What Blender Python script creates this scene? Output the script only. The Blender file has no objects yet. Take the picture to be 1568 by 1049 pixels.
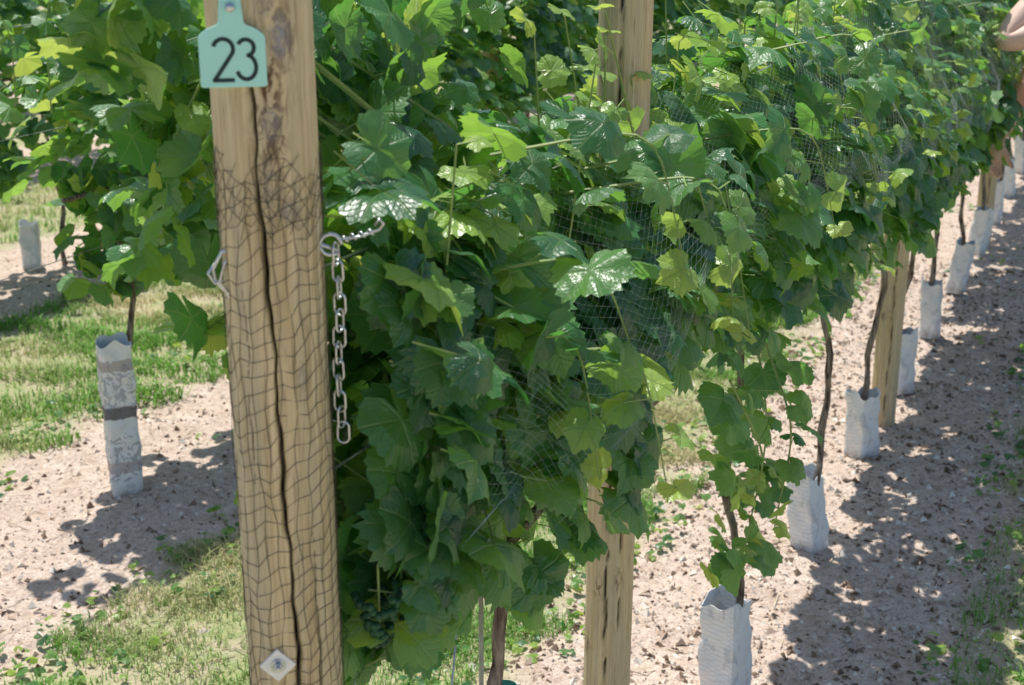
import bpy, math, numpy as np
from mathutils import Vector, Matrix
rng=np.random.default_rng(7)
scn=bpy.context.scene
# ------------------------------------------------------------------ frame of the vineyard rows
P0=np.array([-.805,0.,0.]); D=np.array([.41,.912,0.]); L=np.array([-.912,.41,0.]); Z=np.array([0,0,1.])
def rw(s,w,z):
    s=np.asarray(s,float);w=np.asarray(w,float);z=np.asarray(z,float)
    s,w,z=np.broadcast_arrays(s,w,z)
    return P0+s[...,None]*D+w[...,None]*L+z[...,None]*Z
def gh(x,y):
    return .012*np.sin(3.1*x+1)*np.sin(2.7*y)+.007*np.sin(8*x+4*y)+.005*np.sin(13*x-17*y+2)+.004*np.sin(31*x+5)*np.sin(27*y)+.003*np.sin(57*x+33*y)
def norm(a): return a/np.maximum(np.linalg.norm(a,axis=-1,keepdims=True),1e-9)
# ------------------------------------------------------------------ node helpers
class NT:
    def __init__(s,name):
        s.m=bpy.data.materials.new(name); s.m.use_nodes=True; s.t=s.m.node_tree; s.t.nodes.clear()
        s.out=s.n('ShaderNodeOutputMaterial')
    def n(s,t,**k):
        x=s.t.nodes.new(t)
        for a,b in k.items(): setattr(x,a,b)
        return x
    def set(s,sock,v):
        if v is None: return
        if hasattr(v,'is_output') or isinstance(v,bpy.types.NodeSocket): s.t.links.new(v,sock)
        else:
            if isinstance(v,(tuple,list)) and len(v)==3 and sock.type=='RGBA': v=(*v,1)
            sock.default_value=v
    def math(s,op,a,b=None,c=None,clamp=False):
        x=s.n('ShaderNodeMath',operation=op,use_clamp=clamp); s.set(x.inputs[0],a); s.set(x.inputs[1],b); s.set(x.inputs[2],c); return x.outputs[0]
    def mix(s,f,a,b):
        x=s.n('ShaderNodeMix',data_type='RGBA'); s.set(x.inputs[0],f); s.set(x.inputs[6],a); s.set(x.inputs[7],b); return x.outputs[2]
    def obj(s): return s.n('ShaderNodeTexCoord').outputs['Object']
    def mapv(s,v,sc):
        x=s.n('ShaderNodeMapping'); s.set(x.inputs[0],v); x.inputs['Scale'].default_value=sc; return x.outputs[0]
    def noise(s,v,scale,detail=4,rough=.55,dist=0):
        x=s.n('ShaderNodeTexNoise'); s.set(x.inputs['Vector'],v); x.inputs['Scale'].default_value=scale; x.inputs['Detail'].default_value=detail; x.inputs['Roughness'].default_value=rough; x.inputs['Distortion'].default_value=dist; return x.outputs['Fac']
    def vor(s,v,scale,feature='F1'):
        x=s.n('ShaderNodeTexVoronoi',feature=feature); s.set(x.inputs['Vector'],v); x.inputs['Scale'].default_value=scale; return x
    def ramp(s,f,a,b,c0=0.,c1=1.):
        x=s.n('ShaderNodeMapRange'); s.set(x.inputs[0],f); x.inputs[1].default_value=a; x.inputs[2].default_value=b; x.inputs[3].default_value=c0; x.inputs[4].default_value=c1; return x.outputs[0]
    def attr(s,name):
        x=s.n('ShaderNodeAttribute',attribute_name=name); sp=s.n('ShaderNodeSeparateXYZ'); s.set(sp.inputs[0],x.outputs['Vector']); return sp.outputs
    def bump(s,h,st=.3,dist=.01):
        x=s.n('ShaderNodeBump'); x.inputs['Strength'].default_value=st; x.inputs['Distance'].default_value=dist; s.set(x.inputs['Height'],h); return x.outputs[0]
    def prin(s,col,rough=.7,spec=.3,metal=0,nrm=None):
        x=s.n('ShaderNodeBsdfPrincipled'); s.set(x.inputs['Base Color'],col); s.set(x.inputs['Roughness'],rough); x.inputs['Specular IOR Level'].default_value=spec; s.set(x.inputs['Metallic'],metal); s.set(x.inputs['Normal'],nrm); return x.outputs[0]
    def fin(s,sh): s.t.links.new(sh,s.out.inputs[0]); return s.m

def mat_leaf():
    t=NT('grape_leaf'); a=t.attr('lcol'); u=t.attr('luv')
    r=t.math('SQRT',t.math('ADD',t.math('MULTIPLY',u[0],u[0]),t.math('MULTIPLY',u[1],u[1])))
    th=t.math('ABSOLUTE',t.math('ARCTAN2',u[1],u[0]))
    dth=t.math('PINGPONG',th,.47)
    d=t.math('MULTIPLY',r,dth)
    vein=t.ramp(d,.008,.032,1,0)
    sec=t.math('PINGPONG',t.math('SUBTRACT',t.math('MULTIPLY',r,1.),t.math('MULTIPLY',dth,.8)),.075)
    sv=t.ramp(sec,0,.02,.4,0)
    v=t.math('MAXIMUM',vein,sv)
    nz=t.noise(t.obj(),90,3)
    base=t.mix(a[0],(.008,.062,.038),(.048,.205,.050))
    base=t.mix(t.ramp(a[1],.78,1.0),base,(.32,.50,.07))  # yellow-green tone: part young growth, part sunlight put into the leaf colour
    base=t.mix(t.ramp(nz,.35,.75,0,.28),base,(.08,.24,.07))
    base=t.mix(t.math('MULTIPLY',v,.38),base,(.20,.34,.13))
    geo=t.n('ShaderNodeNewGeometry')
    base=t.mix(t.math('MULTIPLY',geo.outputs['Backfacing'],.45),base,(.15,.29,.18))
    bm=t.bump(t.math('SUBTRACT',nz,t.math('MULTIPLY',v,.8)),.6,.003)
    p=t.prin(base,t.ramp(a[2],0,1,.28,.48),1.,0,bm)
    tr=t.n('ShaderNodeBsdfTranslucent'); 
    tc=t.mix(a[0],(.14,.50,.07),(.52,.88,.09)); tc=t.mix(t.ramp(a[1],.78,1.0),tc,(.80,.94,.15)); tc=t.mix(t.math('MULTIPLY',v,.45),tc,(.45,.60,.2)); t.set(tr.inputs[0],tc)
    mx=t.n('ShaderNodeMixShader'); mx.inputs[0].default_value=.37
    t.t.links.new(p,mx.inputs[1]); t.t.links.new(tr.outputs[0],mx.inputs[2])
    return t.fin(mx.outputs[0])
def mat_bark():
    t=NT('vine_bark'); o=t.obj(); n=t.noise(t.mapv(o,(60,60,9)),1.5,5)
    return t.fin(t.prin(t.mix(t.ramp(n,.35,.65),(.06,.045,.035),(.38,.31,.25)),.9,.1,0,t.bump(n,.9,.01)))
def mat_simple(name,c1,c2,scale,rough=.6,spec=.3,metal=0,bst=.2,bd=.002):
    t=NT(name); n=t.noise(t.obj(),scale,4)
    return t.fin(t.prin(t.mix(t.ramp(n,.3,.7),c1,c2),rough,spec,metal,t.bump(n,bst,bd)))
M_leaf=mat_leaf(); M_bark=mat_bark()
M_stem=mat_simple('green_shoot',(.16,.28,.07),(.32,.38,.14),30,.5)
M_berry=mat_simple('grape_berry',(.010,.050,.025),(.03,.105,.045),60,.45,.3)
M_metal=mat_simple('galvanised_steel',(.45,.47,.5),(.7,.72,.74),150,.35,.5,.9,.3,.0006)
M_wire=mat_simple('trellis_wire',(.45,.46,.48),(.7,.7,.72),60,.4,.5,.6)
M_netd=mat_simple('shaded_netting',(.05,.045,.03),(.10,.085,.06),60,.6)  # the same net on the post, its shade and shadows put into colour
M_netl=mat_simple('netting_twine',(.34,.42,.44),(.66,.72,.74),20,.4,.5)
def mat_post():
    t=NT('weathered_post_wood'); o=t.obj(); a=t.attr('pcol')
    g=t.noise(t.mapv(o,(130,130,5)),1.,6,.6,.6); g2=t.noise(t.mapv(o,(40,40,2)),1.,4,.5,.3); f=t.noise(t.mapv(o,(500,500,25)),1.,3)
    c=t.mix(t.ramp(g,.3,.72),(.45,.335,.175),(.80,.655,.41))
    c=t.mix(t.ramp(g2,.40,.62,0,.7),c,(.53,.46,.32))
    c=t.mix(t.ramp(f,.56,.72,0,.6),c,(.20,.14,.08))
    st=t.noise(t.mapv(o,(90,90,45)),1.,5,.65,1.2)
    c=t.mix(t.math('MULTIPLY',a[2],t.ramp(st,.45,.56)),c,(.13,.07,.04))
    c=t.mix(t.math('MULTIPLY',a[1],t.ramp(st,.35,.55,.3,1)),c,(.33,.32,.32))
    c=t.mix(a[0],c,(.012,.008,.006))
    h=t.math('ADD',g,t.math('MULTIPLY',f,.5))
    return t.fin(t.prin(c,.85,.15,0,t.bump(h,.6,.002)))
M_post=mat_post()
def mat_carton(name,printed):
    t=NT(name); o=t.obj(); sp=t.n('ShaderNodeSeparateXYZ'); t.set(sp.inputs[0],o); z=sp.outputs[2]
    n=t.noise(o,14,4); n2=t.noise(o,55,3)
    c=t.mix(t.ramp(n,.35,.7),(.92,.93,.94),(.80,.82,.84))
    c=t.mix(t.ramp(n2,.6,.75,0,.35),c,(.5,.44,.38))
    ang=t.math('ADD',sp.outputs[0],sp.outputs[1])
    k=t.math('PINGPONG',t.math('ADD',z,ang),.006); k2=t.math('PINGPONG',t.math('SUBTRACT',z,ang),.006)
    net=t.math('LESS_THAN',t.math('MINIMUM',k,k2),.0007)
    c=t.mix(t.math('MULTIPLY',net,.35),c,(.3,.33,.38))
    if printed:
        zz=t.math('PINGPONG',z,.24)
        pt=t.noise(t.mapv(o,(26,26,20)),1.,3,.5,2.5)
        pr=t.math('MULTIPLY',t.ramp(pt,.52,.54),t.math('MULTIPLY',t.math('GREATER_THAN',zz,.05),t.math('LESS_THAN',zz,.2)))
        c=t.mix(t.math('MULTIPLY',pr,.65),c,(.30,.31,.36))
        wob=t.math('MULTIPLY',t.math('SUBTRACT',pt,.5),.03)
        b=t.math('LESS_THAN',t.math('ABSOLUTE',t.math('SUBTRACT',t.math('ADD',z,wob),.275)),.019)
        c=t.mix(t.math('MULTIPLY',b,.85),c,(.10,.08,.085))
        b=t.math('LESS_THAN',t.math('ABSOLUTE',t.math('SUBTRACT',t.math('ADD',z,wob),.095)),.018)
        c=t.mix(t.math('MULTIPLY',b,.6),c,(.33,.25,.25))
        b=t.math('LESS_THAN',t.math('ABSOLUTE',t.math('SUBTRACT',t.math('ADD',z,wob),.425)),.018)
        c=t.mix(t.math('MULTIPLY',b,.6),c,(.32,.24,.23))
    else:
        pt=t.noise(t.mapv(o,(20,20,12)),1.,3,.5,1.5)
        c=t.mix(t.ramp(pt,.56,.60,0,.45),c,(.42,.46,.52))
    mud=t.ramp(z,.0,.05,.75,0); c=t.mix(t.math('MULTIPLY',mud,t.ramp(n2,.3,.6)),c,(.33,.25,.19))
    return t.fin(t.prin(c,.5,.35,0,t.bump(n,.6,.02)))
M_carton=mat_carton('waxed_carton',False); M_cartonp=mat_carton('printed_carton',True)
def mat_attr(name,rough=.85,spec=.15,trans=0.):
    t=NT(name); x=t.n('ShaderNodeAttribute',attribute_name='lcol'); n=t.noise(t.obj(),120,2)
    c=t.mix(t.ramp(n,.3,.7,0,.2),x.outputs['Color'],(.3,.26,.18))
    p=t.prin(c,rough,spec)
    if trans:
        tr=t.n('ShaderNodeBsdfTranslucent'); t.set(tr.inputs[0],x.outputs['Color']); mx=t.n('ShaderNodeMixShader'); mx.inputs[0].default_value=trans
        t.t.links.new(p,mx.inputs[1]); t.t.links.new(tr.outputs[0],mx.inputs[2]); p=mx.outputs[0]
    return t.fin(p)
M_debris=mat_attr('soil_debris'); M_grass=mat_attr('grass_blades',.6,.3,.35)
def mat_ground():
    t=NT('vineyard_soil'); o=t.obj(); sp=t.n('ShaderNodeSeparateXYZ'); t.set(sp.inputs[0],o)
    w=t.math('ADD',t.math('MULTIPLY',t.math('ADD',sp.outputs[0],.805),-.912),t.math('MULTIPLY',sp.outputs[1],.41))
    d=t.math('PINGPONG',w,1.025)
    n1=t.noise(o,2.2,4); n2=t.noise(o,9,5,.65); n3=t.noise(o,45,5,.7); n4=t.noise(o,160,3,.7)
    c=t.mix(t.ramp(n2,.3,.7),(.64,.49,.39),(.82,.68,.58))
    c=t.mix(t.ramp(n3,.47,.64,0,.7),c,(.43,.31,.24))
    c=t.mix(t.ramp(n4,.55,.66,0,.7),c,(.22,.15,.115))
    v=t.vor(o,70); c=t.mix(t.ramp(v.outputs['Distance'],.0,.25,.5,0),c,(.86,.77,.68))
    gf=t.ramp(t.math('ADD',d,t.math('MULTIPLY',t.math('SUBTRACT',n1,.5),.5)),.44,.60)
    gf=t.math('MULTIPLY',gf,t.ramp(n2,.36,.56,.35,1))
    g=t.mix(t.ramp(n3,.35,.65),(.18,.32,.07),(.44,.44,.20))
    g=t.mix(t.ramp(n1,.50,.68),g,(.54,.48,.28))
    c=t.mix(t.math('MULTIPLY',gf,.8),c,g)
    h=t.math('ADD',t.math('ADD',n3,t.math('MULTIPLY',n4,.5)),t.math('MULTIPLY',v.outputs['Distance'],-.5))
    return t.fin(t.prin(c,.95,.08,0,t.bump(h,.65,.022)))
M_ground=mat_ground()
# ------------------------------------------------------------------ mesh builder
class B:
    def __init__(s): s.V=[];s.F=[];s.M=[];s.U=[];s.C=[];s.n=0
    def add(s,V,F,mi=0,U=None,C=None):
        V=np.asarray(V,float).reshape(-1,3);F=np.asarray(F,int).reshape(-1,3)
        s.V.append(V);s.F.append(F+s.n);s.M.append(np.full(len(F),mi));s.n+=len(V)
        s.U.append(np.zeros((len(V),3)) if U is None else U)
        s.C.append(np.full((len(V),3),.5) if C is None else np.broadcast_to(C,(len(V),3)))
    def make(s,name,mats,smooth=False,origin=None,attr='lcol'):
        V=np.concatenate(s.V);F=np.concatenate(s.F);Mi=np.concatenate(s.M)
        o=np.zeros(3) if origin is None else np.array(origin,float)
        me=bpy.data.meshes.new(name); nv,nf=len(V),len(F)
        me.vertices.add(nv);me.vertices.foreach_set('co',(V-o).ravel())
        me.loops.add(nf*3);me.loops.foreach_set('vertex_index',F.ravel().astype(np.int32))
        me.polygons.add(nf);me.polygons.foreach_set('loop_start',np.arange(0,nf*3,3,dtype=np.int32))
        me.polygons.foreach_set('material_index',Mi.astype(np.int32))
        me.polygons.foreach_set('use_smooth',np.full(nf,smooth))
        a=me.attributes.new('luv','FLOAT_VECTOR','POINT');a.data.foreach_set('vector',np.concatenate(s.U).ravel())
        a=me.attributes.new(attr,'FLOAT_VECTOR','POINT');a.data.foreach_set('vector',np.concatenate(s.C).astype(float).ravel())
        for m in mats: me.materials.append(m)
        me.update(calc_edges=True);me.validate()
        ob=bpy.data.objects.new(name,me);ob.location=o;scn.collection.objects.link(ob);return ob
def tube(b,pts,rad,k=6,mi=1,caps=True,C=None):
    pts=np.asarray(pts,float);n=len(pts);rad=np.broadcast_to(np.asarray(rad,float),(n,))
    T=norm(np.gradient(pts,axis=0));ref=np.array([.31,.87,.38]) if abs(T[:,2]).mean()>.6 else np.array([.05,.1,1.])
    X=norm(np.cross(T,ref));Y=np.cross(T,X);a=np.arange(k)*2*np.pi/k
    V=(pts[:,None]+rad[:,None,None]*(np.cos(a)[None,:,None]*X[:,None]+np.sin(a)[None,:,None]*Y[:,None])).reshape(-1,3)
    F=[]
    for i in range(n-1):
        for j in range(k):
            p,q=i*k+j,i*k+(j+1)%k;F+= [(p,q,q+k),(p,q+k,p+k)]
    if caps:
        V=np.vstack([V,pts[0],pts[-1]])
        for j in range(k): F+=[(n*k,(j+1)%k,j),(n*k+1,(n-1)*k+j,(n-1)*k+(j+1)%k)]
    b.add(V,F,mi,None,C)
def segs(b,A,Bp,r,mi=0,C=None):
    A=np.asarray(A).reshape(-1,3);Bp=np.asarray(Bp).reshape(-1,3);n=len(A);T=norm(Bp-A)
    X=norm(np.cross(T,np.array([.37,.21,.9])));Y=np.cross(T,X);r=np.broadcast_to(r,(n,))[:,None]
    V=[]
    for P in (A,Bp):
        for a in (0,2.094,4.189): V.append(P+r*(np.cos(a)*X+np.sin(a)*Y))
    V=np.stack(V,1).reshape(-1,3);f=np.array([(0,1,4),(0,4,3),(1,2,5),(1,5,4),(2,0,3),(2,3,5)])
    F=(np.arange(n)[:,None,None]*6+f[None]).reshape(-1,3);b.add(V,F,mi,None,C)
# ------------------------------------------------------------------ leaf templates
AA=[0,12,26,38,54,70,84,98,114,130,146,158,168,180];RR=[1.0,.95,.88,.90,.97,.92,.86,.90,.93,.90,.85,.76,.55,.14]
def template(n,ring,seed):
    r_=np.random.default_rng(seed);th=np.linspace(-178,178,n);dp=r_.uniform(.7,1.9)
    r=np.interp(np.abs(th),AA,RR);sm=np.interp(np.abs(th),[0,54,114,146,168,180],[1,.97,.93,.85,.55,.14]);r=sm-(sm-r)*dp
    r=r*(1+(.045 if n>14 else .03)*np.where(np.arange(n)%2,1,-1))*(1+.035*r_.normal(size=n));t=np.radians(th)
    ph=r_.uniform(0,6,3);fold=r_.uniform(-.05,.38);dr=r_.uniform(.1,.6)
    def zz(x,y,rr,tt): return -dr*rr**2+fold*np.abs(y)+.10*np.sin(3*tt+ph[0])*rr+.06*np.sin(6*tt+ph[1])*rr**2
    P=[np.array([[0,0,0]])]
    if ring:
        rr=r*.55;P.append(np.stack([rr*np.cos(t),rr*np.sin(t),zz(rr*np.cos(t),rr*np.sin(t),rr,t)],1))
    P.append(np.stack([r*np.cos(t),r*np.sin(t),zz(r*np.cos(t),r*np.sin(t),r,t)],1))
    V=np.concatenate(P);F=[]
    for i in range(n):
        j=(i+1)%n;F.append((0,1+i,1+j))
        if ring:F+= [(1+i,1+n+i,1+n+j),(1+i,1+n+j,1+j)]
    U=V.copy();U[:,2]=0
    return V,np.array(F),U
TH=[template(44,True,i) for i in range(14)];TM=[template(19,False,20+i) for i in range(8)];TL=[template(11,False,40+i) for i in range(6)]
def leaves(b,pos,nrm,tip,size,T,age_lit=None,mi=0):
    n=len(pos)
    if n==0:return
    N=norm(nrm);X=norm(tip-(tip*N).sum(-1,keepdims=True)*N);Y=np.cross(N,X)
    ti=rng.integers(0,len(T),n);C=np.stack([rng.uniform(0,1,n),rng.uniform(0,1,n) if age_lit is None else age_lit,rng.uniform(0,1,n)],1)
    asp=rng.uniform(.88,1.12,n)
    for k in range(len(T)):
        I=np.where(ti==k)[0]
        if len(I)==0:continue
        V0,F0,U0=T[k];m=len(V0)
        V=pos[I][:,None]+size[I][:,None,None]*(V0[None,:,0:1]*X[I][:,None]+(V0[None,:,1:2]*asp[I][:,None,None])*Y[I][:,None]+V0[None,:,2:3]*N[I][:,None])
        F=(np.arange(len(I))[:,None,None]*m+F0[None]).reshape(-1,3)
        b.add(V.reshape(-1,3),F,mi,np.tile(U0,(len(I),1)),np.repeat(C[I],m,0))
def cl(s,z,seed):
    r=np.random.default_rng(seed);o=0
    for k in range(7):
        a,b_,p=r.uniform(4,16),r.uniform(4,16),r.uniform(0,6,2);o=o+np.sin(a*s+p[0]+1.5*np.sin(b_*z*.5))*np.sin(b_*z+p[1])
    return o/2.2
def orient(side,n,up=.55,rnd=.45):
    up=np.broadcast_to(np.asarray(up,float),(n,))[:,None]
    nr=side[:,None]*L*.8+Z*up+rng.normal(size=(n,3))*rnd
    tp=-Z*1.0+rng.normal(size=(n,3))*.45+side[:,None]*L*.35
    return nr,tp
SUNH=norm(np.array([.50,-.866,0]))
def prof(u): return np.interp(u,[0,.12,.3,.6,1],[.75,1.,1.,.66,.24])
def canopy(b,s0,s1,off,dens,rmin,rmax,botf,topf,T,seed,thick=.19,pet=False,kb=.64,rise=1.1,upx=0.,tip=.55):
    n=int((s1-s0)*dens*1.4);s=rng.uniform(s0,s1,n);u=rng.beta(1.05,1.0,n)
    side=np.where(rng.uniform(size=n)<.68,-1.,1.)
    w=side*thick*prof(u)*(1-.5*np.abs(rng.normal(size=n))*.55)
    inner=rng.uniform(size=n)<.12;w=np.where(inner,rng.uniform(-.08,.08,n),w)
    bt=botf(s)+np.abs(w)*rise;tp=topf(s);z=bt+u*(tp-bt);c=cl(s,z,seed+2);w=w+np.sign(w)*.055*cl(s*1.4,z*1.4,seed+5)*(1-u*.5)
    keep=rng.uniform(size=n)<np.clip(kb+.44*c,.08,1);keep&=rng.uniform(size=n)<np.where(u>.85,tip,1)
    s,z,w,side,u=s[keep],z[keep],w[keep],side[keep],u[keep];n=len(s)
    pos=rw(s,off+w,z);nr,tp_=orient(side,n,.45+.8*rng.uniform(size=n)+.3*u+upx,.5)
    hang=u<.15;nr[hang]+=side[hang][:,None]*L*.5
    sz=rng.uniform(rmin,rmax,n)*np.where(u>.85,.8,1);leaves(b,pos,nr,tp_,sz,T,age_lit=np.clip(rng.uniform(0,.95,n)+.35*(u-.35),0,1))  # upper leaves get more of the sunlit tone painted into their colour
    if pet:
        e=pos+norm(-side[:,None]*L*.8+Z*rng.uniform(0,.7,(n,1))-D*rng.normal(size=(n,1))*.5)*rng.uniform(.03,.07,(n,1))
        segs(b,pos,e,.0011,2)
def shoot(b,p,leafr,T,rad=.0025,step=.05,side=-1.):
    p=np.asarray(p,float);tt=np.linspace(0,1,14);d=np.linspace(0,1,len(p));q=np.stack([np.interp(tt,d,p[:,i]) for i in range(3)],1)
    for _ in range(3): q[1:-1]=(q[:-2]+q[2:]+2*q[1:-1])/4
    tube(b,q,np.linspace(rad,rad*.4,14),4,2)
    ln=np.linalg.norm(np.diff(q,axis=0),axis=1).sum();m=max(3,int(ln/step));k=np.linspace(.08,1,m)
    P=np.stack([np.interp(k,tt,q[:,i]) for i in range(3)],1)
    alt=np.where(np.arange(m)%2,1.,-1.)[:,None]
    dr=norm(D*alt*.8+L*rng.normal(size=(m,1))*.7+Z*.25+rng.normal(size=(m,3))*.2);e=P+dr*rng.uniform(.03,.06,(m,1))*(1.2-k[:,None]*.8)
    segs(b,P,e,.001,2)
    nr=Z*.85+L*side*.5+rng.normal(size=(m,3))*.45;leaves(b,e,nr,dr+np.array([0,0,-.6]),leafr*(1.2-.65*k)*rng.uniform(.8,1.2,m),T,age_lit=np.clip(.5+.48*k,0,1))
    if rng.uniform()<.35:
        a=np.linspace(0,7,16);c0=q[9];d0=norm(rng.normal(size=3));R=.008
        tr=c0+d0*(a[:,None]*.007)+np.stack([np.cos(a)*R-R,np.sin(a)*R,a*.001],1);tube(b,tr,.0007,3,2,False)
import bmesh
bm=bmesh.new();bmesh.ops.create_icosphere(bm,subdivisions=2,radius=1);IV=np.array([v.co[:] for v in bm.verts]);IF=np.array([[v.index for v in f.verts] for f in bm.faces]);bm.free()
def cluster(b,c,ln=.10,n=60,r=.0055):
    t=rng.uniform(0,1,n);rad=.026*(1-t*.75);a=rng.uniform(0,6.28,n)
    P=np.array(c)+np.stack([rad*np.cos(a),rad*np.sin(a),-t*ln],1);rr=rng.uniform(.8,1.15,n)*r
    V=(P[:,None]+rr[:,None,None]*IV[None]).reshape(-1,3);F=(np.arange(n)[:,None,None]*len(IV)+IF[None]).reshape(-1,3);b.add(V,F,3)
    tube(b,[np.array(c)+Z*.03,c,np.array(c)-Z*ln*.8],.0015,4,2)
def trunk(b,s,off,ztop,r=.011,seed=0,z0=0.):
    k=np.linspace(0,1,22);r_=np.random.default_rng(seed);a=r_.uniform(0,6,4)
    w=off+.016*np.sin(7*k+a[0])+.008*np.sin(15*k+a[1])+.003*np.sin(37*k);ss=s+.018*np.sin(6*k+a[2])+.008*np.sin(17*k+a[3])+.003*np.sin(41*k)
    tube(b,rw(ss,w,z0-.02+k*(ztop-z0)),r*(1.1-.3*k)*(1+.14*np.sin(k*31+a[0])+.1*np.sin(k*67)),9,1)
# ------------------------------------------------------------------ row 1 (near)
vs=[1.93,3.17,4.035,4.78,5.50,6.24,7.0,7.76,8.52,9.3,10.1,10.9,11.7,12.6]
xs=[0,1.4,1.75,2.05,2.25,2.45,2.8,3.3,4.3,5.5,7,14];bz=[.92,.92,.84,.84,.94,.96,.90,.83,.74,.66,.62,.62]
botf=lambda s:np.interp(s,xs,bz)+.035*np.sin(s*9)+.02*np.sin(s*23)
topf=lambda s:np.interp(s,[1.4,2.3,3,6],[1.55,1.54,1.56,1.60])+.05*np.sin(s*5.3)+.035*np.sin(s*13)
MT=[M_leaf,M_bark,M_stem,M_berry]
for i,v in enumerate(vs):
    b=B();a=1.50 if i==0 else (vs[i-1]+v)/2;e=(v+vs[i+1])/2 if i+1<len(vs) else v+.4
    near=v<4.5;T=TH if near else TM
    canopy(b,a,e,0,780 if near else 860,.032 if near else .036,.060 if near else .062,botf,topf,T,11+i,.18 if i==0 else .23,near,upx=.15,tip=.6,rise=1.45 if i==0 else 1.1)
    trunk(b,v,0,.97,.010 if i else .012,i)
    tube(b,rw(np.linspace(a,e,10),.01*np.sin(np.linspace(a,e,10)*9),.95),.009,6,1)
    for k in range(int((e-a)*10)):
        s=rng.uniform(a,e);w=rng.uniform(-.08,.08);q=[rw(s,w*.2,.95),rw(s+rng.normal()*.05,w,1.25),rw(s+rng.normal()*.1,w*1.3,rng.uniform(1.48,1.72))]
        shoot(b,q,.040,T,.003,.06,np.sign(w) if w else -1)
    for k in range(int((e-a)*9)):
        s=rng.uniform(a+.05,e);w=-rng.uniform(.16,.26);z0=rng.uniform(1.2,1.52);q=[rw(s,-.05,z0),rw(s+.05,w,z0+.04),rw(s+.08+rng.normal()*.05,w-.03,z0-.14)]
        shoot(b,q,.044,T,.0022,.05)
    for k in range(2): 
        s=rng.uniform(a,e);cluster(b,rw(s,-rng.uniform(.04,.09),botf(s)+rng.uniform(.2,.3)),.08,50)
    if i==0:
        # part of the vine that bushes out on the far side of the end post
        n=820;s=rng.uniform(1.46,2.3,n);w=rng.uniform(.05,.40,n);w=np.minimum(w,.25+.33*(s-1.40)-rng.uniform(0,.06,n));bt=np.interp(w,[.1,.15,.18,.22,.3,.44],[1.04,1.12,1.30,1.38,1.43,1.46]);z=bt+rng.beta(1,1.0,n)*(1.76-bt)
        c=cl(s*1.2,z*1.2,77);kp=(rng.uniform(size=n)<np.clip(.6+.45*c,.06,1));s,w,z=s[kp],w[kp],z[kp];n=len(s)
        leaves(b,rw(s,w,z),*orient(np.where(rng.uniform(size=n)<.6,-1.,1.),n,.7,.5),rng.uniform(.026,.048,n),TH,age_lit=np.clip(rng.uniform(0,1.02,n),0,1))
        n=80;s=rng.uniform(1.52,1.95,n);w=rng.uniform(.05,.125,n)+.06*(s-1.5);z=rng.uniform(1.02,1.42,n);leaves(b,rw(s,w,z),*orient(-np.ones(n),n,.3,.4),rng.uniform(.036,.052,n),TH,age_lit=np.full(n,.1))  # leaves beside the post, kept dark so shade sits in their colour
        for k in range(8):
            s=rng.uniform(1.55,1.85);w=rng.uniform(.14,.25);z0=rng.uniform(1.50,1.64)
            shoot(b,[rw(s+.2,.05,z0-.10),rw(s,w,z0+.08),rw(s-.03,w+.04,z0-.01-rng.uniform(0,.05))],.034,TH,.003,.045)
        n=60;s=rng.uniform(1.50,1.70,n);z=rng.uniform(1.12,1.42,n);leaves(b,rw(s,-.085+rng.normal(size=n)*.02,z),*orient(-np.ones(n),n,.25,.25),rng.uniform(.040,.056,n),TH,age_lit=np.full(n,.1))
        n=40;s=rng.uniform(1.50,1.70,n);z=rng.uniform(.98,1.12,n);leaves(b,rw(s,-.02+rng.normal(size=n)*.02,z),*orient(-np.ones(n),n,.25,.25),rng.uniform(.040,.056,n),TH,age_lit=np.full(n,.1))
        cluster(b,rw(1.49,-.060,1.10),.06,75,.0044);cluster(b,rw(1.53,-.065,1.085),.055,65,.0044);cluster(b,rw(1.60,-.075,1.08),.06,60,.0044)
        n=6;s=rng.uniform(1.50,1.60,n);z=rng.uniform(1.09,1.17,n);leaves(b,rw(s,-.085+rng.normal(size=n)*.01,z),*orient(-np.ones(n),n,.3,.3),rng.uniform(.028,.038,n),TH,age_lit=np.full(n,.2))
    if i==1:
        shoot(b,[rw(2.95,-.1,.95),rw(2.9,-.18,.8),rw(2.86,-.16,.6)],.05,TH,.003,.035);shoot(b,[rw(3.15,-.02,.95),rw(3.12,-.08,.7),rw(3.0,-.06,.42)],.05,TH,.003,.045)
        shoot(b,[rw(2.7,-.1,.95),rw(2.75,-.16,.8),rw(2.86,-.12,.66)],.045,TH,.003,.035)
        n=24;s=rng.uniform(2.92,3.14,n);z=rng.uniform(.38,.70,n);leaves(b,rw(s,rng.normal(size=n)*.04-.04,z),*orient(-np.ones(n),n,.5,.5),rng.uniform(.03,.052,n),TH)
    b.make('grapevine',MT,False,rw(v,0,0))
# ------------------------------------------------------------------ background rows
def row(off,s0,s1,dens,T,rmin,rmax,bot,top,seed,thick=.24):
    b=B();bf=lambda s:bot+.07*np.sin(s*6+seed)+.04*np.sin(s*17);tf=lambda s:top+.07*np.sin(s*4+seed)+.04*np.sin(s*11)
    canopy(b,s0,s1,off,dens,rmin,rmax,bf,tf,T,seed,thick,kb=.66,rise=.5,upx=.6,tip=.8)
    k=0
    for s in np.arange(s0+.22,s1,.77):
        trunk(b,s,off,1.0,.011,seed+k);k+=1
        for j in range(6):
            w=rng.uniform(-.30,.2);x=s+rng.uniform(-.4,.4);shoot(b,[rw(x,off+w*.4,1.2),rw(x,off+w,1.45),rw(x+rng.normal()*.1,off+w*1.5,rng.uniform(1.45,1.85))],.046,T,.003,.055)
    tube(b,rw(np.linspace(s0,s1,40),off,.95),.008,5,1)
    return b
b=row(2.05,3.42,20,580,TM,.038,.066,.68,1.58,101)
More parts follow.
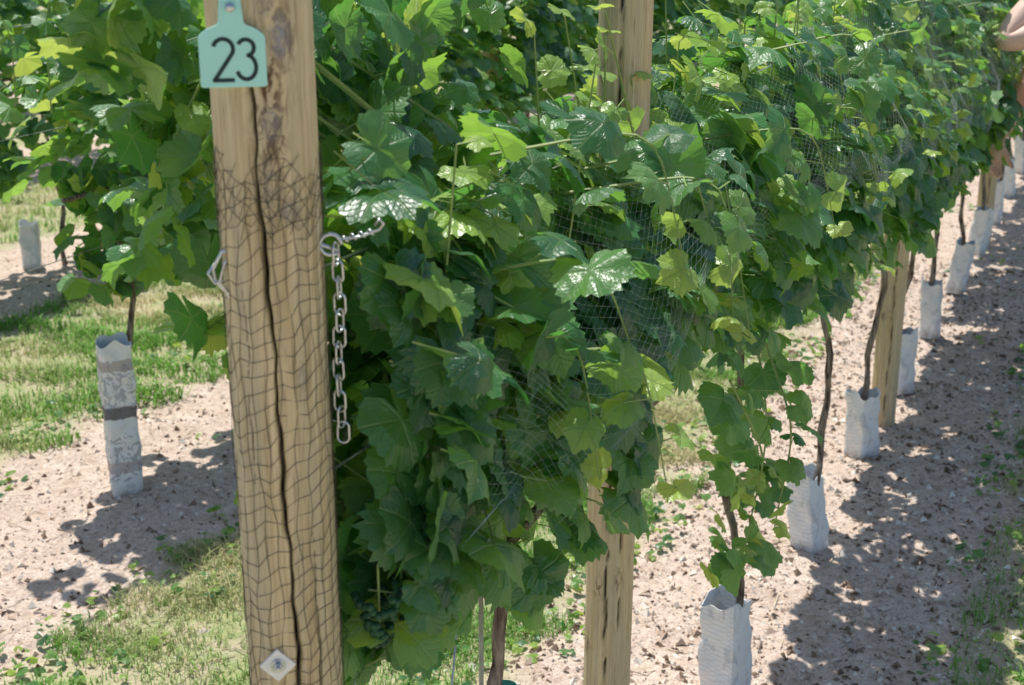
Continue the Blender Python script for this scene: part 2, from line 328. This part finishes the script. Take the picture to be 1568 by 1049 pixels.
n=130;s=rng.uniform(3.50,4.1,n);w=2.05+rng.normal(size=n)*.08;z=rng.uniform(.66,1.0,n);leaves(b,rw(s,w,z),*orient(-np.ones(n),n),rng.uniform(.04,.062,n),TM)
b.make('grapevine_row',MT)
row(4.1,1.6,17,540,TM,.038,.068,.46,1.62,131).make('grapevine_row',MT)
row(6.15,1.5,17,330,TL,.045,.075,.5,1.65,151).make('grapevine_row',MT)
row(8.2,2,18,300,TL,.05,.08,.5,1.7,171).make('grapevine_row',MT)
row(10.25,2,18,300,TL,.05,.08,.5,1.7,191).make('grapevine_row',MT)
# ------------------------------------------------------------------ posts
def post(name,s,off,r,top,seed,hi=False,crack=None,lean=(0,0)):
    na,nz=(260,560) if hi else (72,140);C0=rw(s,off,0);face=math.atan2(-C0[1],-C0[0]);r_=np.random.default_rng(seed)
    a=np.linspace(-np.pi,np.pi,na,endpoint=False);zz=np.linspace(-.05,top,nz);A,ZZ=np.meshgrid(a,zz)
    R=r*(1+.012*np.sin(A*2+ZZ*2)+.01*np.sin(3*A+4*ZZ+1)+.006*np.sin(5*A-9*ZZ));cr=np.zeros_like(R);kn=np.zeros_like(R);st=np.zeros_like(R)
    def dang(c): return (A-c+np.pi)%(2*np.pi)-np.pi
    for (zs,rels,wd,dp) in crack:
        ca=np.arcsin(np.interp(ZZ,zs,rels));ca=ca+.025*np.sin(ZZ*60)+.02*np.sin(ZZ*23+1)+.012*np.sin(ZZ*160);en=np.clip((ZZ-zs[0])/.06,0,1)*np.clip((zs[-1]-ZZ)/.06,0,1)
        ww=wd/r*(.7+.3*np.sin(ZZ*31))*(.3+.7*en)+1e-5;x=np.exp(-(dang(ca)/ww)**2)*(en>0);R-=dp*x;cr=np.maximum(cr,np.clip(x*1.5-.2,0,1)*en**.3)
    if hi:
        for (kz,kr,sx,sz,kd,kk) in [(1.675,.36,.009,.018,.004,1),(1.60,.12,.010,.018,.002,.45),(1.545,.02,.010,.02,.001,.3),(1.36,.42,.005,.010,.002,.35),(1.71,.1,.010,.02,.003,.3),(1.52,.35,.009,.009,.001,.5)]:
            g=np.exp(-((dang(math.asin(kr))*r/sx)**2+((ZZ-kz)/sz)**2));R-=kd*g*(.4+.6*np.sin(g*12));kn=np.maximum(kn,kk*np.clip(g*1.6-.2,0,1));st=np.maximum(st,.8*kk*np.clip(np.exp(-((dang(math.asin(kr))*r/sx/1.6)**2+((ZZ-kz)/sz/1.6)**2))*1.7-.1,0,1))
        g=np.exp(-((dang(.08)*r/.014)**2+((ZZ-1.62)/.085)**2));st=np.maximum(st,np.clip(g*1.1,0,1))
    else:
        for k in range(5):
            kz=r_.uniform(.3,top-.1);ka=r_.uniform(-1.2,1.2);g=np.exp(-((dang(ka)*r/.008)**2+((ZZ-kz)/.015)**2));st=np.maximum(st,g)
    Af=A+face;V=np.stack([C0[0]+R*np.cos(Af)+lean[0]*ZZ,C0[1]+R*np.sin(Af)+lean[1]*ZZ,ZZ],-1).reshape(-1,3)
    i,j=np.meshgrid(np.arange(nz-1),np.arange(na),indexing='ij');p=(i*na+j).ravel();q=(i*na+(j+1)%na).ravel()
    F=np.concatenate([np.stack([p,q,q+na],1),np.stack([p,q+na,p+na],1)])
    Cc=np.stack([cr,kn,st],-1).reshape(-1,3);b=B();b.add(V,F,0,None,Cc)
    t0=(nz-1)*na;VV=np.vstack([V[t0:t0+na],[C0[0]+lean[0]*top,C0[1]+lean[1]*top,top+.004]]);b.add(VV,[(na,j,(j+1)%na) for j in range(na)],0,None,np.zeros((na+1,3)))
    return b.make(name,[M_post],True,(C0[0],C0[1],0),'pcol'),C0,face
end,PC,PF=post('wooden_end_post',1.428,0,.0475,1.92,1,True,[([.0,1.05,1.30,1.50,1.66],[.12,.05,-.05,-.17,-.24],.0022,.016),([.9,1.0,1.12,1.2],[.5,.52,.5,.48],.0008,.004),([1.25,1.35,1.45],[-.6,-.62,-.6],.0008,.003)],(-.004,0))
post('wooden_post',2.35,0,.040,1.92,2,False,[([-.1,.5,1.0,1.35,1.9],[-.1,-.14,-.12,-.2,-.1],.0022,.009),([.6,.9,1.1],[.4,.42,.4],.001,.004)],(.006,0))
post('wooden_post',5.147,0,.044,1.52,3,False,[([0,.4,.8],[.1,.15,.1],.002,.006)])
post('wooden_post',8.0,0,.044,1.52,4,False,[([0,.4,.8],[.1,.15,.1],.002,.006)])
post('wooden_post',10.9,0,.044,1.52,5,False,[([0,.4,.8],[.1,.15,.1],.002,.006)])
for k,(s,o) in enumerate([(.9,2.05),(6.3,2.05),(9.2,2.05),(12.1,2.05),(15,2.05),(1.5,4.1),(8.6,4.1),(12,4.1),(1.4,6.15),(9,6.15)]): post('wooden_post',s,o,.044,1.5 if o<3 else 1.6,10+k,False,[([0,.4,.8],[.1,.15,.1],.002,.006)])
# trellis wires
for off,s0,s1,zs in [(0,1.43,13,(.95,1.22,1.44)),(2.05,.9,20,(.78,1.15,1.44)),(4.1,-1.5,17,(.95,1.22,1.44))]:
    b=B()
    for z in zs:
        s=np.linspace(s0,s1,50);tube(b,rw(s,off,z+.006*np.sin(s*2.2)),.0014,5,0)
    b.make('trellis_wire',[M_wire])
fv=np.array([math.cos(PF),math.sin(PF),0]);rv=np.array([-fv[1],fv[0],0])
def onpost(lat,z,dep=.0475):
    return PC+np.array([0,0,z])+rv*lat+fv*dep
# ------------------------------------------------------------------ number tag
def flat(b,poly,c,th,mi,bev=.0006):
    poly=np.array(poly);n=len(poly);ctr=poly.mean(0)
    def lay(off,sh): 
        q=ctr+(poly-ctr)*sh;return np.array([c+rv*x+Z*y+fv*off for x,y in q])
    V=np.vstack([lay(0,1),lay(th-bev,1),lay(th,.985),[c+rv*ctr[0]+Z*ctr[1]+fv*th],[c+rv*ctr[0]+Z*ctr[1]]]);F=[]
    for l in (0,1):
        for j in range(n):
            k=(j+1)%n;F+=[(l*n+j,l*n+k,l*n+n+k),(l*n+j,l*n+n+k,l*n+n+j)]
    for j in range(n): k=(j+1)%n;F+=[(3*n,2*n+j,2*n+k),(3*n+1,k,j)]
    b.add(V,F,mi)
def rc(pts,r):
    out=[];m=len(pts)
    for i in range(m):
        p=np.array(pts[i]);a=np.array(pts[i-1]);c=np.array(pts[(i+1)%m]);da=(a-p)/np.linalg.norm(a-p);dc=(c-p)/np.linalg.norm(c-p)
        for t in np.linspace(0,1,6): out.append(p+da*r*(1-t)**2+dc*r*t**2)
    return out
M_tag=mat_simple('mint_plastic',(.40,.77,.69),(.45,.82,.74),25,.5,.3,0,.05);M_ink=mat_simple('black_ink',(.015,.03,.035),(.03,.045,.05),200,.6)
b=B();tc=onpost(-.031,1.657,.0485)
flat(b,rc([(-.0285,-.024),(.0285,-.024),(.0285,.020),(.021,.026),(.011,.030),(.009,.052),(-.009,.052),(-.011,.030),(-.021,.026),(-.0285,.020)],.0028),tc,.0022,0)
def stroke(pts,w):
    pts=np.array(pts);q=[]
    for i in range(len(pts)-1): q+= [pts[i]+(pts[i+1]-pts[i])*t for t in np.linspace(0,1,4,endpoint=False)]
    q.append(pts[-1]);q=np.array(q)
    T=norm(np.gradient(q,axis=0));Nn=np.stack([-T[:,1],T[:,0]],1)*w/2;n=len(q)
    Aa=q+Nn;Bb=q-Nn;V=np.array([tc+rv*x+Z*y+fv*.0026 for x,y in np.vstack([Aa,Bb])]);F=[]
    for i in range(n-1):F+=[(i,n+i,n+i+1),(i,n+i+1,i+1)]
    b.add(V,F,1)
def arc(cx,cy,rx,ry,a0,a1,n=14): return [(cx+rx*math.cos(math.radians(a)),cy+ry*math.sin(math.radians(a))) for a in np.linspace(a0,a1,n)]
stroke(arc(-.0078,.0090,.0085,.0085,165,-35)+[(-.0155,-.0165),(-.0168,-.0183)],.0035);stroke([(-.0180,-.0178),(.0008,-.0178)],.0035)
stroke(arc(.0115,.0098,.0070,.0070,155,-80),.0035);stroke(arc(.0112,-.0068,.0084,.0105,85,-160),.0035)
tag=b.make('number_tag_23',[M_tag,M_ink],False)
b=B();tube(b,[tc+Z*.044+fv*.0018,tc+Z*.044+fv*.006],.004,12,0);o=b.make('nail_head',[M_metal],True);o.parent=tag
b=B();c=onpost(-.022,1.060,.0455);flat(b,[(0,-.0180),(.0180,0),(0,.0180),(-.0180,0)],c,.003,0);
pl=b.make('bolt_plate',[mat_simple('zinc_plate',(.76,.75,.72),(.90,.89,.86),150,.45,.5,.1,.3,.0006)],False)
b=B();tube(b,[c+fv*.003,c+fv*.0045],.0075,20,0);tube(b,[c+fv*.0045,c+fv*.009],.0050,6,0);tube(b,[c+fv*.009,c+fv*.013],.0028,12,0);o=b.make('hex_bolt',[M_metal],False);o.parent=pl
b=B()
def link(c,ax,u,ln,wd,r):
    n=28;a=np.linspace(0,2*np.pi,n,endpoint=False);hx=(ln-wd)/2;P=[]
    for t in a:
        x=math.cos(t)*wd/2;y=math.sin(t)*wd/2;P.append(c+u*x+ax*(y+(hx if y>=0 else -hx)))
    P=np.array(P);k=7;T=norm(np.roll(P,-1,0)-np.roll(P,1,0));nn=np.cross(ax,u);X=norm(np.cross(T,nn));V=[]
    for i in range(n):
        for j in range(k): ph=2*np.pi*j/k;V.append(P[i]+r*(math.cos(ph)*X[i]+math.sin(ph)*nn))
    F=[]
    for i in range(n):
        for j in range(k):
            p,q=i*k+j,i*k+(j+1)%k;p2,q2=((i+1)%n)*k+j,((i+1)%n)*k+(j+1)%k;F+=[(p,q,q2),(p,q2,p2)]
    b.add(V,F,0)
z=1.470
for i in range(12):
    lat=.0525+.002*math.sin(i*.6);c=onpost(lat,z,.012);ax=norm(np.array([.02*math.sin(i),.03,-1.]));ang=(.5 if i%2 else 2.05)+.2*math.sin(i*2.1);u=norm(rv*math.cos(ang)+fv*math.sin(ang))
    link(c,ax,u,.0222,.0118,.0012);z-=.0163
a=np.linspace(0,5.6,20);tube(b,[onpost(.050+.010*math.cos(t)-.002,1.480+.010*math.sin(t),.014) for t in a]+[onpost(.03,1.484,.014)],.0020,7,0)
a=np.linspace(0,22,90);tube(b,[onpost(.060+t*.0013,1.484+.003*math.cos(t)+.0003*t,.012+.003*math.sin(t)) for t in a],.0011,5,0)
tube(b,[onpost(.058,1.484,.012),onpost(.075,1.486,.012),onpost(.094,1.492,.012),onpost(.098,1.498,.014),onpost(.094,1.503,.016),onpost(.090,1.497,.014)],.0015,6,0)
b.make('steel_chain',[M_metal],True)
b=B();tube(b,[onpost(-.040,1.482,.02),onpost(-.052,1.478,.018),onpost(-.061,1.462,.018),onpost(-.060,1.452,.018),onpost(-.050,1.440,.02),onpost(-.046,1.432,.02)],.0018,6,0)
tube(b,[onpost(-.058,1.468,.016),onpost(-.066,1.458,.018),onpost(-.060,1.449,.02),onpost(-.052,1.452,.02)],.0016,6,0);tube(b,[onpost(-.042,1.476,.02),onpost(-.05,1.468,.02),onpost(-.056,1.45,.02),onpost(-.044,1.434,.022)],.0014,6,0)
b.make('wire_hook',[M_metal],True)
# ------------------------------------------------------------------ bird netting
b=B();na,nz=15,54
I,J=np.meshgrid(np.arange(na),np.arange(nz),indexing='ij')
zz=.70+J*.0168+.004*np.sin(J*.7+I)+.0035*np.sin(I*2.1+J*.31);an=PF+np.linspace(-1.75,1.75,na)[:,None]+.05*np.sin(J*.33+I*.9)+.035*np.sin(J*1.3+I*2);zz=zz+.012*(I-8)*.35
R=.0486+.0008*np.sin(I*3+J)
N=np.stack([PC[0]+R*np.cos(an)-.004*zz,PC[1]+R*np.sin(an),zz],-1);top=1.565+.02*np.sin(I[:,0]*1.1)
m=(N[:-1,:,2]<top[:-1,None]);segs(b,N[:-1][m],N[1:][m],.00033);m=(N[:,1:,2]<top[:,None]);segs(b,N[:,:-1][m],N[:,1:][m],.00033)
N2=N.copy();N2[:,:,2]+=.006+.004*np.sin(I*1.7);an2=an+.09;N2[:,:,0]=PC[0]+.0496*np.cos(an2)-.004*zz;N2[:,:,1]=PC[1]+.0496*np.sin(an2)
m=(N2[:-1,:-1,2]<top[:-1,None]-.01)&(N2[:-1,:-1,2]>1.49);segs(b,N2[:-1,:-1][m],N2[1:,1:][m],.0003);segs(b,N2[:-1,1:][m],N2[1:,:-1][m],.0003)
ss=np.arange(1.60,9.5,.028);nt_=34;tt=np.arange(nt_)
S,Tt=np.meshgrid(ss,tt,indexing='ij');f=Tt/(nt_-1.)
tk=np.interp(S,[1.4,1.6,2.4,3.],[.12,.15,.185,.225])
S2=S+.10*(f-.5)+.006*np.sin(Tt*.5+S*5);zb=botf(S)+.06+tk*1.2;zt=np.interp(S,[1.4,1.8,3,9],[1.48,1.48,1.52,1.54]);zz=zb+f*(zt-zb)
W=-(tk*prof(f)+.010+.006*np.sin(S*6+f*4)+.003*np.sin(S*17+f*9))
N=rw(S2,W,zz);fine=np.interp(S,[1.4,2.4,3.2,5,9],[.00008,.00010,.00017,.00022,.00026])
segs(b,N[:-1,:-1].reshape(-1,3),N[1:,1:].reshape(-1,3),fine[:-1,:-1].ravel(),1);segs(b,N[1:,:-1].reshape(-1,3),N[:-1,1:].reshape(-1,3),fine[:-1,:-1].ravel(),1)
b.make('bird_netting',[M_netd,M_netl])
# ------------------------------------------------------------------ carton vine guards
def carton(name,s,w,side,h,seed,mat,tilt=(0,0),rot=.6):
    r_=np.random.default_rng(seed);n=40;nz=20;b=B();c0=rw(s,w,0);a=np.arange(n)*2*np.pi/n
    sq=side/2/np.maximum(np.abs(np.cos(a)),np.abs(np.sin(a)));sq=np.minimum(sq,side*.66)
    V=[]
    for lay,k in ((0,1.),(1,.965)):
        for i in range(nz):
            z=h*i/(nz-1);zt=z+(i==nz-1)*(.010*np.sin(a*2+seed)+.007*np.sin(a*5+seed*2));rr=sq*k*(1+.045*np.sin(z*30+seed+a*2)+.03*np.sin(z*60+3*a)+.025*np.sin(z*95+seed*3-5*a))
            al=a+rot+.25*z
            V.append(np.stack([c0[0]+rr*np.cos(al)+tilt[0]*z,c0[1]+rr*np.sin(al)+tilt[1]*z,np.broadcast_to(zt,(n,))],1))
    V=np.concatenate(V);F=[]
    for lay in (0,1):
        o=lay*nz*n
        for i in range(nz-1):
            for j in range(n):
                p,q=o+i*n+j,o+i*n+(j+1)%n;F+=[(p,q,q+n),(p,q+n,p+n)]
    o1=(nz-1)*n;o2=nz*n+(nz-1)*n
    for j in range(n):
        k=(j+1)%n;F+=[(o1+j,o1+k,o2+k),(o1+j,o2+k,o2+j)]
    b.add(V,F,0);return b.make(name,[mat],False,(c0[0],c0[1],0))
for i,v in enumerate(vs[1:]):
    r_=np.random.default_rng(i);carton('carton_vine_guard',v,0,[.092,.082,.082][i] if i<3 else .080,[.26,.235,.23][i] if i<3 else .24,i,M_carton,[(-.04,0),(-.13,.02),(-.05,0),(-.02,0),(-.05,0),(.13,.0),(.1,0)][i] if i<7 else (r_.normal()*.06,0),r_.uniform(.3,1.2))
carton('printed_carton_vine_guard',3.57,2.04,.096,.49,30,M_cartonp,(-.01,0),.35)
for i,(s,w) in enumerate([(4.35,2.05),(5.1,2.05),(5.9,2.05),(6.7,2.05),(7.5,2.05),(4.35,3.98),(5.55,4.2),(6.6,4.1),(7.6,4.1)]): carton('carton_vine_guard',s,w,.085,.24,40+i,M_carton,(0,0),.4+i)
b=B();tube(b,[rw(1.90,.02,0),rw(1.905,.02,1.0)],.0035,8,0);b.make('vine_stake',[mat_simple('bamboo',(.4,.36,.28),(.55,.52,.42),40)],True)
b=B();k=np.linspace(0,1,8);tube(b,rw(1.925+.0*k,-.006,.70+k*.03),.0185,12,0);b.make('green_tape',[mat_simple('green_tape',(.01,.30,.18),(.02,.40,.24),40,.4)],True)
b=B();tube(b,[rw(1.70,.05,0),rw(1.85,.02,.95)],.0016,5,0);tube(b,[rw(1.62,.12,0),rw(1.64,.05,.95)],.0013,5,0);b.make('tie_string',[M_wire],True)
# ------------------------------------------------------------------ ground sheet
g=np.concatenate([-np.geomspace(400,9,40),np.linspace(-8.8,8.8,420),np.geomspace(9,400,40)])
X,Y=np.meshgrid(g,g+4,indexing='ij');n=len(g);fall=np.exp(-((X**2+(Y-4)**2)/120.));V=np.stack([X,Y,gh(X,Y)*fall],-1).reshape(-1,3)
i,j=np.meshgrid(np.arange(n-1),np.arange(n-1),indexing='ij');p=(i*n+j).ravel();F=np.concatenate([np.stack([p,p+n,p+n+1],1),np.stack([p,p+n+1,p+1],1)])
b=B();b.add(V,F,0);b.make('ground',[M_ground],True)
def scatter(n,s0,s1,w0,w1): 
    s=rng.uniform(s0,s1,n);w=rng.uniform(w0,w1,n);p=rw(s,w,0);p[:,2]=gh(p[:,0],p[:,1])*np.exp(-((p[:,0]**2+(p[:,1]-4)**2)/120.));return s,w,p
def ndist(w): x=np.mod(w+1.025,2.05)-1.025;return np.abs(x)
b=B();cols=np.array([(.74,.62,.53),(.46,.34,.27),(.25,.17,.12),(.86,.79,.71),(.58,.49,.43),(.15,.10,.07)])
for n,s0,s1,w0,w1 in [(34000,2,7.5,-1.0,.75),(16000,2,8,.75,2.7),(8000,7,13,-.9,.8),(5000,3,10,3.3,4.9)]:
    s,w,p=scatter(n,s0,s1,w0,w1);k=rng.uniform(size=n)<np.where(ndist(w)<.6,1,.3);p=p[k];n=len(p);r=rng.gamma(2.0,.0022,n)+.0014;r=np.minimum(r,.016)
    base=np.array([(1,0,0),(-.5,.8,0),(-.5,-.8,0),(0,0,.8)])
    V=base[None]+rng.normal(size=(n,4,3))*.35;V[:,:3,2]*=.3;a=rng.uniform(0,6.28,n);ca,sa=np.cos(a)[:,None],np.sin(a)[:,None]
    V=np.stack([V[...,0]*ca-V[...,1]*sa,V[...,0]*sa+V[...,1]*ca,V[...,2]],-1)*r[:,None,None]+p[:,None]
    F=(np.arange(n)[:,None,None]*4+np.array([(0,1,3),(1,2,3),(2,0,3)])[None]).reshape(-1,3);b.add(V.reshape(-1,3),F,0,None,np.repeat(cols[rng.integers(0,6,n)],4,0))
s,w,p=scatter(1100,2,8,-1,2.7);a=rng.uniform(0,6.28,1100);ln=rng.uniform(.01,.055,(1100,1));d=np.stack([np.cos(a),np.sin(a),rng.normal(size=1100)*.08],1)
segs(b,p-d*ln+Z*.004,p+d*ln+Z*.006,rng.uniform(.0006,.0018,1100),0,(.6,.5,.37))
b.make('soil_debris',[M_debris])
def pn(x,y,seed):
    r=np.random.default_rng(seed);o=0
    for k in range(8): f=r.normal(size=2)*3.2;o=o+np.sin(f[0]*x+f[1]*y+r.uniform(0,6))
    return o/2.4
b=B()
def grass(n,s0,s1,w0,w1,hmin,hmax,wid,edge=.50,green=0.):
    s,w,p=scatter(n,s0,s1,w0,w1);dd=ndist(w);nz=pn(p[:,0],p[:,1],3);nf=pn(p[:,0]*3.5,p[:,1]*3.5,9)
    k=(dd+.08*nz+.05*nf>edge)&(rng.uniform(size=n)<np.clip(.65+.45*nf,.10,1))
    k|=(rng.uniform(size=n)<.06)&(nf>1.0)
    p=p[k];nz=nz[k];dd=dd[k];nf=nf[k];n=len(p)
    h=rng.uniform(hmin,hmax,(n,1))*(1+.3*nf[:,None]);a=rng.uniform(0,6.28,n);d=np.stack([np.cos(a),np.sin(a),0*a],1);sd=np.stack([-np.sin(a),np.cos(a),0*a],1)*wid*rng.uniform(.6,1.3,(n,1));ln=rng.uniform(.2,1.3,(n,1))*h
    V=np.stack([p-sd,p+sd,p+d*ln*.35+Z*h*.6-sd*.8,p+d*ln*.35+Z*h*.6+sd*.8,p+d*ln+Z*h*.85],1)
    F=(np.arange(n)[:,None,None]*5+np.array([(0,1,3),(0,3,2),(2,3,4)])[None]).reshape(-1,3)
    dry=np.clip(.25-green+.6*pn(p[:,0],p[:,1],21)+.9*(dd-.75)+rng.normal(size=n)*.22,0,1)[:,None]
    c=(1-dry)*np.array([.20,.42,.07])*rng.uniform(.7,1.3,(n,1))+dry*np.array([.66,.60,.34])*rng.uniform(.75,1.15,(n,1));b.add(V.reshape(-1,3),F,0,None,np.repeat(c,5,0))
grass(110000,1.8,6.5,.40,1.65,.012,.042,.0016,.46,.05);grass(36000,6,13,.4,1.6,.02,.06,.0025,.44,.2);grass(90000,2.3,11,2.4,3.7,.02,.05,.0025,.40,.22)
grass(30000,2.2,9,-1.6,-.45,.012,.04,.0016,.5,.1);grass(16000,3,12,4.6,5.7,.03,.07,.003)
s,w,p=scatter(12000,1.9,9,-.75,3.2);dd=ndist(w);kf=pn(p[:,0]*2.5,p[:,1]*2.5,33);k=(np.abs(dd-.54)<.18)&(kf>-.4)|((kf>1.15)&(rng.uniform(size=12000)<.35));p=p[k];n=len(p)
wb=B();leaves(wb,p+Z*rng.uniform(.006,.035,(n,1)),Z+rng.normal(size=(n,3))*.35,rng.normal(size=(n,3)),rng.uniform(.009,.022,n),TL,age_lit=rng.uniform(.6,1,n))
wb.make('weeds',[M_leaf]);b.make('grass',[M_grass])
# ------------------------------------------------------------------ person
BX,BY=2.05,5.25;fw=norm(np.array([-1,.06,0]));lf=norm(np.array([-.06,-1,0]))
def lw(p): return tuple(np.array([BX,BY,0])+fw*p[0]+lf*p[1]+Z*p[2])
M_skin=mat_simple('skin',(.70,.47,.38),(.78,.55,.45),30,.55,.35,0,.1);M_shirt=mat_simple('navy_cotton',(.012,.018,.04),(.03,.04,.075),25,.9,.1,0,.5,.01)
M_jean=mat_simple('denim',(.03,.045,.08),(.06,.08,.12),60,.9,.1,0,.4);M_hair=mat_simple('brown_hair',(.05,.03,.015),(.12,.07,.035),90,.6,.3,0,.8,.006);M_shoe=mat_simple('shoe_leather',(.05,.035,.03),(.09,.07,.05),40,.6);M_eye=mat_simple('eye',(.05,.04,.03),(.06,.05,.04),30,.2,.5)
def skin(name,verts,edges,rad,mats,fn,root=0,sub=2):
    me=bpy.data.meshes.new(name);me.from_pydata([lw(v) for v in verts],edges,[]);ob=bpy.data.objects.new(name,me);scn.collection.objects.link(ob)
    md=ob.modifiers.new('s','SKIN');md.use_smooth_shade=True
    for i,r in enumerate(rad): me.skin_vertices[0].data[i].radius=(r,r) if not isinstance(r,tuple) else r
    for i in range(len(verts)): me.skin_vertices[0].data[i].use_root=(i==root)
    ob.modifiers.new('u','SUBSURF').levels=sub;ob.modifiers['u'].render_levels=sub
    bpy.context.view_layer.update();dg=bpy.context.evaluated_depsgraph_get();nm=bpy.data.meshes.new_from_object(ob.evaluated_get(dg));ob.modifiers.clear();ob.data=nm
    nm.materials.clear()
    for m in mats:nm.materials.append(m)
    Vv=np.array([lw(v) for v in verts]);
    for p in nm.polygons:
        p.use_smooth=True
        if fn:
            c=np.array(p.center[:]);best=None
            for ei,(a_,b_) in enumerate(edges):
                A=Vv[a_];Bq=Vv[b_];t=np.clip(np.dot(c-A,Bq-A)/max(np.dot(Bq-A,Bq-A),1e-9),0,1);dd=np.linalg.norm(c-A-t*(Bq-A))
                if best is None or dd<best[0]:best=(dd,ei,t,c)
            p.material_index=fn(best[1],best[2],c)
    return ob
vt=[(-.02,0,.93),(.02,0,1.06),(.02,0,1.2),(0,0,1.36),(.0,0,1.46),(.03,0,1.54),(.03,0,1.62),(.02,0,1.68),
 (-.05,.09,.86),(-.10,.1,.48),(-.16,.1,.09),(-.02,.11,.04),(-.05,-.09,.86),(-.10,-.1,.48),(-.16,-.1,.09),(-.02,-.11,.04),
 (0,.17,1.38),(.16,.2,1.32),(.33,.2,1.27),(.24,.15,1.38),(.14,.1,1.48),
 (0,-.17,1.38),(.05,-.21,1.24),(.09,-.21,1.10),(.15,-.2,.98),(.19,-.18,.87)]
ed=[(0,1),(1,2),(2,3),(3,4),(4,5),(5,6),(6,7),(0,8),(8,9),(9,10),(10,11),(0,12),(12,13),(13,14),(14,15),(3,16),(16,17),(17,18),(18,19),(19,20),(3,21),(21,22),(22,23),(23,24),(24,25)]
rd=[(.15,.14),(.165,.155),(.155,.15),(.13,.12),.06,.075,.095,.06,.088,.06,.042,.035,.088,.06,.042,.035,.065,.054,.048,.045,.032,.065,.05,.042,.04,.03]
def fn(e,t,c):
    if e in (10,14): return 4
    if e in (7,8,9,11,12,13): return 2
    if e in (0,1,2,15,20): return 1 if c[2]>.93 else 2
    if e==3: return 1 if t<.55 else 0
    if e==16: return 1 if t<.3 else 0
    if e==21: return 1 if t<.8 else 0
    return 0
body=skin('person',vt,ed,rd,[M_skin,M_shirt,M_jean,M_hair,M_shoe],fn)
def hand(wr,dirv,palmn,thumb,curl):
    wr=np.array(wr);d=norm(np.array(dirv,float));pn_=norm(np.array(palmn,float));sd=norm(np.cross(d,pn_))*thumb
    V=[wr-d*.02,wr+d*.02,wr+d*.055,wr+d*.085];E=[(0,1),(1,2),(2,3)];R=[(.026,.022),(.030,.019),(.036,.017),(.034,.014)]
    hs=[]
    o=skin('hand_palm',[tuple(x) for x in V],E,R,[M_skin],None);hs.append(o)
    for k,(x,l) in enumerate(zip((.026,.009,-.009,-.026),(.072,.082,.075,.058))):
        p=wr+d*.07+sd*x;P=[p];dd=d
        for q in range(3):
            dd=norm(dd+pn_*curl*(.5+.3*q));P.append(P[-1]+dd*l*(.45,.32,.25)[q])
        hs.append(skin('finger_%d'%(k+1),[tuple(x_) for x_ in P],[(0,1),(1,2),(2,3)],[.010,.0092,.0082,.0068],[M_skin],None))
    p=wr+d*.025+sd*.022;P=[p,p+(d*.6+sd*.7)*.035,p+(d*.9+sd*.75+pn_*.2)*.058,p+(d*1.1+sd*.75+pn_*.4)*.072]
    hs.append(skin('thumb',[tuple(x_) for x_ in P],[(0,1),(1,2),(2,3)],[.013,.0115,.0105,.008],[M_skin],None))
    return hs
parts=hand((.19,-.18,.87),(.12,.05,-1),(-.6,1,0),-1,.35)+hand((.14,.1,1.48),(-.4,-.35,.75),(-.6,0,-.6),1,.6)
parts.append(skin('hair',[(.0,0,1.70),(-.03,0,1.66),(-.05,0,1.60)],[(0,1),(1,2)],[.085,.1,.08],[M_hair],None))
parts.append(skin('nose',[(.115,0,1.615),(.135,0,1.59)],[(0,1)],[.010,.014],[M_skin],None));parts.append(skin('mouth',[(.108,-.02,1.555),(.116,0,1.555),(.108,.02,1.555)],[(0,1),(1,2)],[.006,.008,.006],[mat_simple('lips',(.35,.13,.11),(.4,.16,.13),30)],None))
for y in (-.033,.033): parts.append(skin('eye',[(.108,y,1.63),(.113,y,1.63)],[(0,1)],[.010,.008],[M_eye],None));parts.append(skin('ear',[(.02,y*2.9,1.63),(.015,y*2.95,1.59)],[(0,1)],[.018,.012],[M_skin],None))
for o in parts:o.parent=body
# ------------------------------------------------------------------ light, sky, camera
el=math.radians(71);d=np.array([SUNH[0]*math.cos(el),SUNH[1]*math.cos(el),-math.sin(el)])
sl=bpy.data.lights.new('sun','SUN');sl.energy=5;sl.angle=math.radians(.5);sl.color=(1,.97,.90);so=bpy.data.objects.new('sun',sl);so.rotation_euler=Vector(d).to_track_quat('-Z','Y').to_euler();scn.collection.objects.link(so)
w=bpy.data.worlds.new('World');scn.world=w;w.use_nodes=True;nt=w.node_tree;sk=nt.nodes.new('ShaderNodeTexSky');sk.sky_type='NISHITA';sk.sun_disc=False;sk.sun_elevation=el;sk.sun_rotation=math.atan2(-SUNH[0],-SUNH[1]);bg=nt.nodes['Background'];bg.inputs[1].default_value=.132;nt.links.new(sk.outputs[0],bg.inputs[0])
cam=bpy.data.cameras.new('camera');cam.lens=50;cam.sensor_width=36;cam.clip_end=2000;cam.clip_start=.05;cam.dof.use_dof=True;cam.dof.focus_distance=2.2;cam.dof.aperture_fstop=9.5
co=bpy.data.objects.new('camera',cam);co.location=(0,0,1.8);co.rotation_euler=(math.radians(90-17.8),0,0);scn.collection.objects.link(co);scn.camera=co
scn.view_settings.view_transform='Standard';scn.view_settings.look='None';scn.view_settings.exposure=0
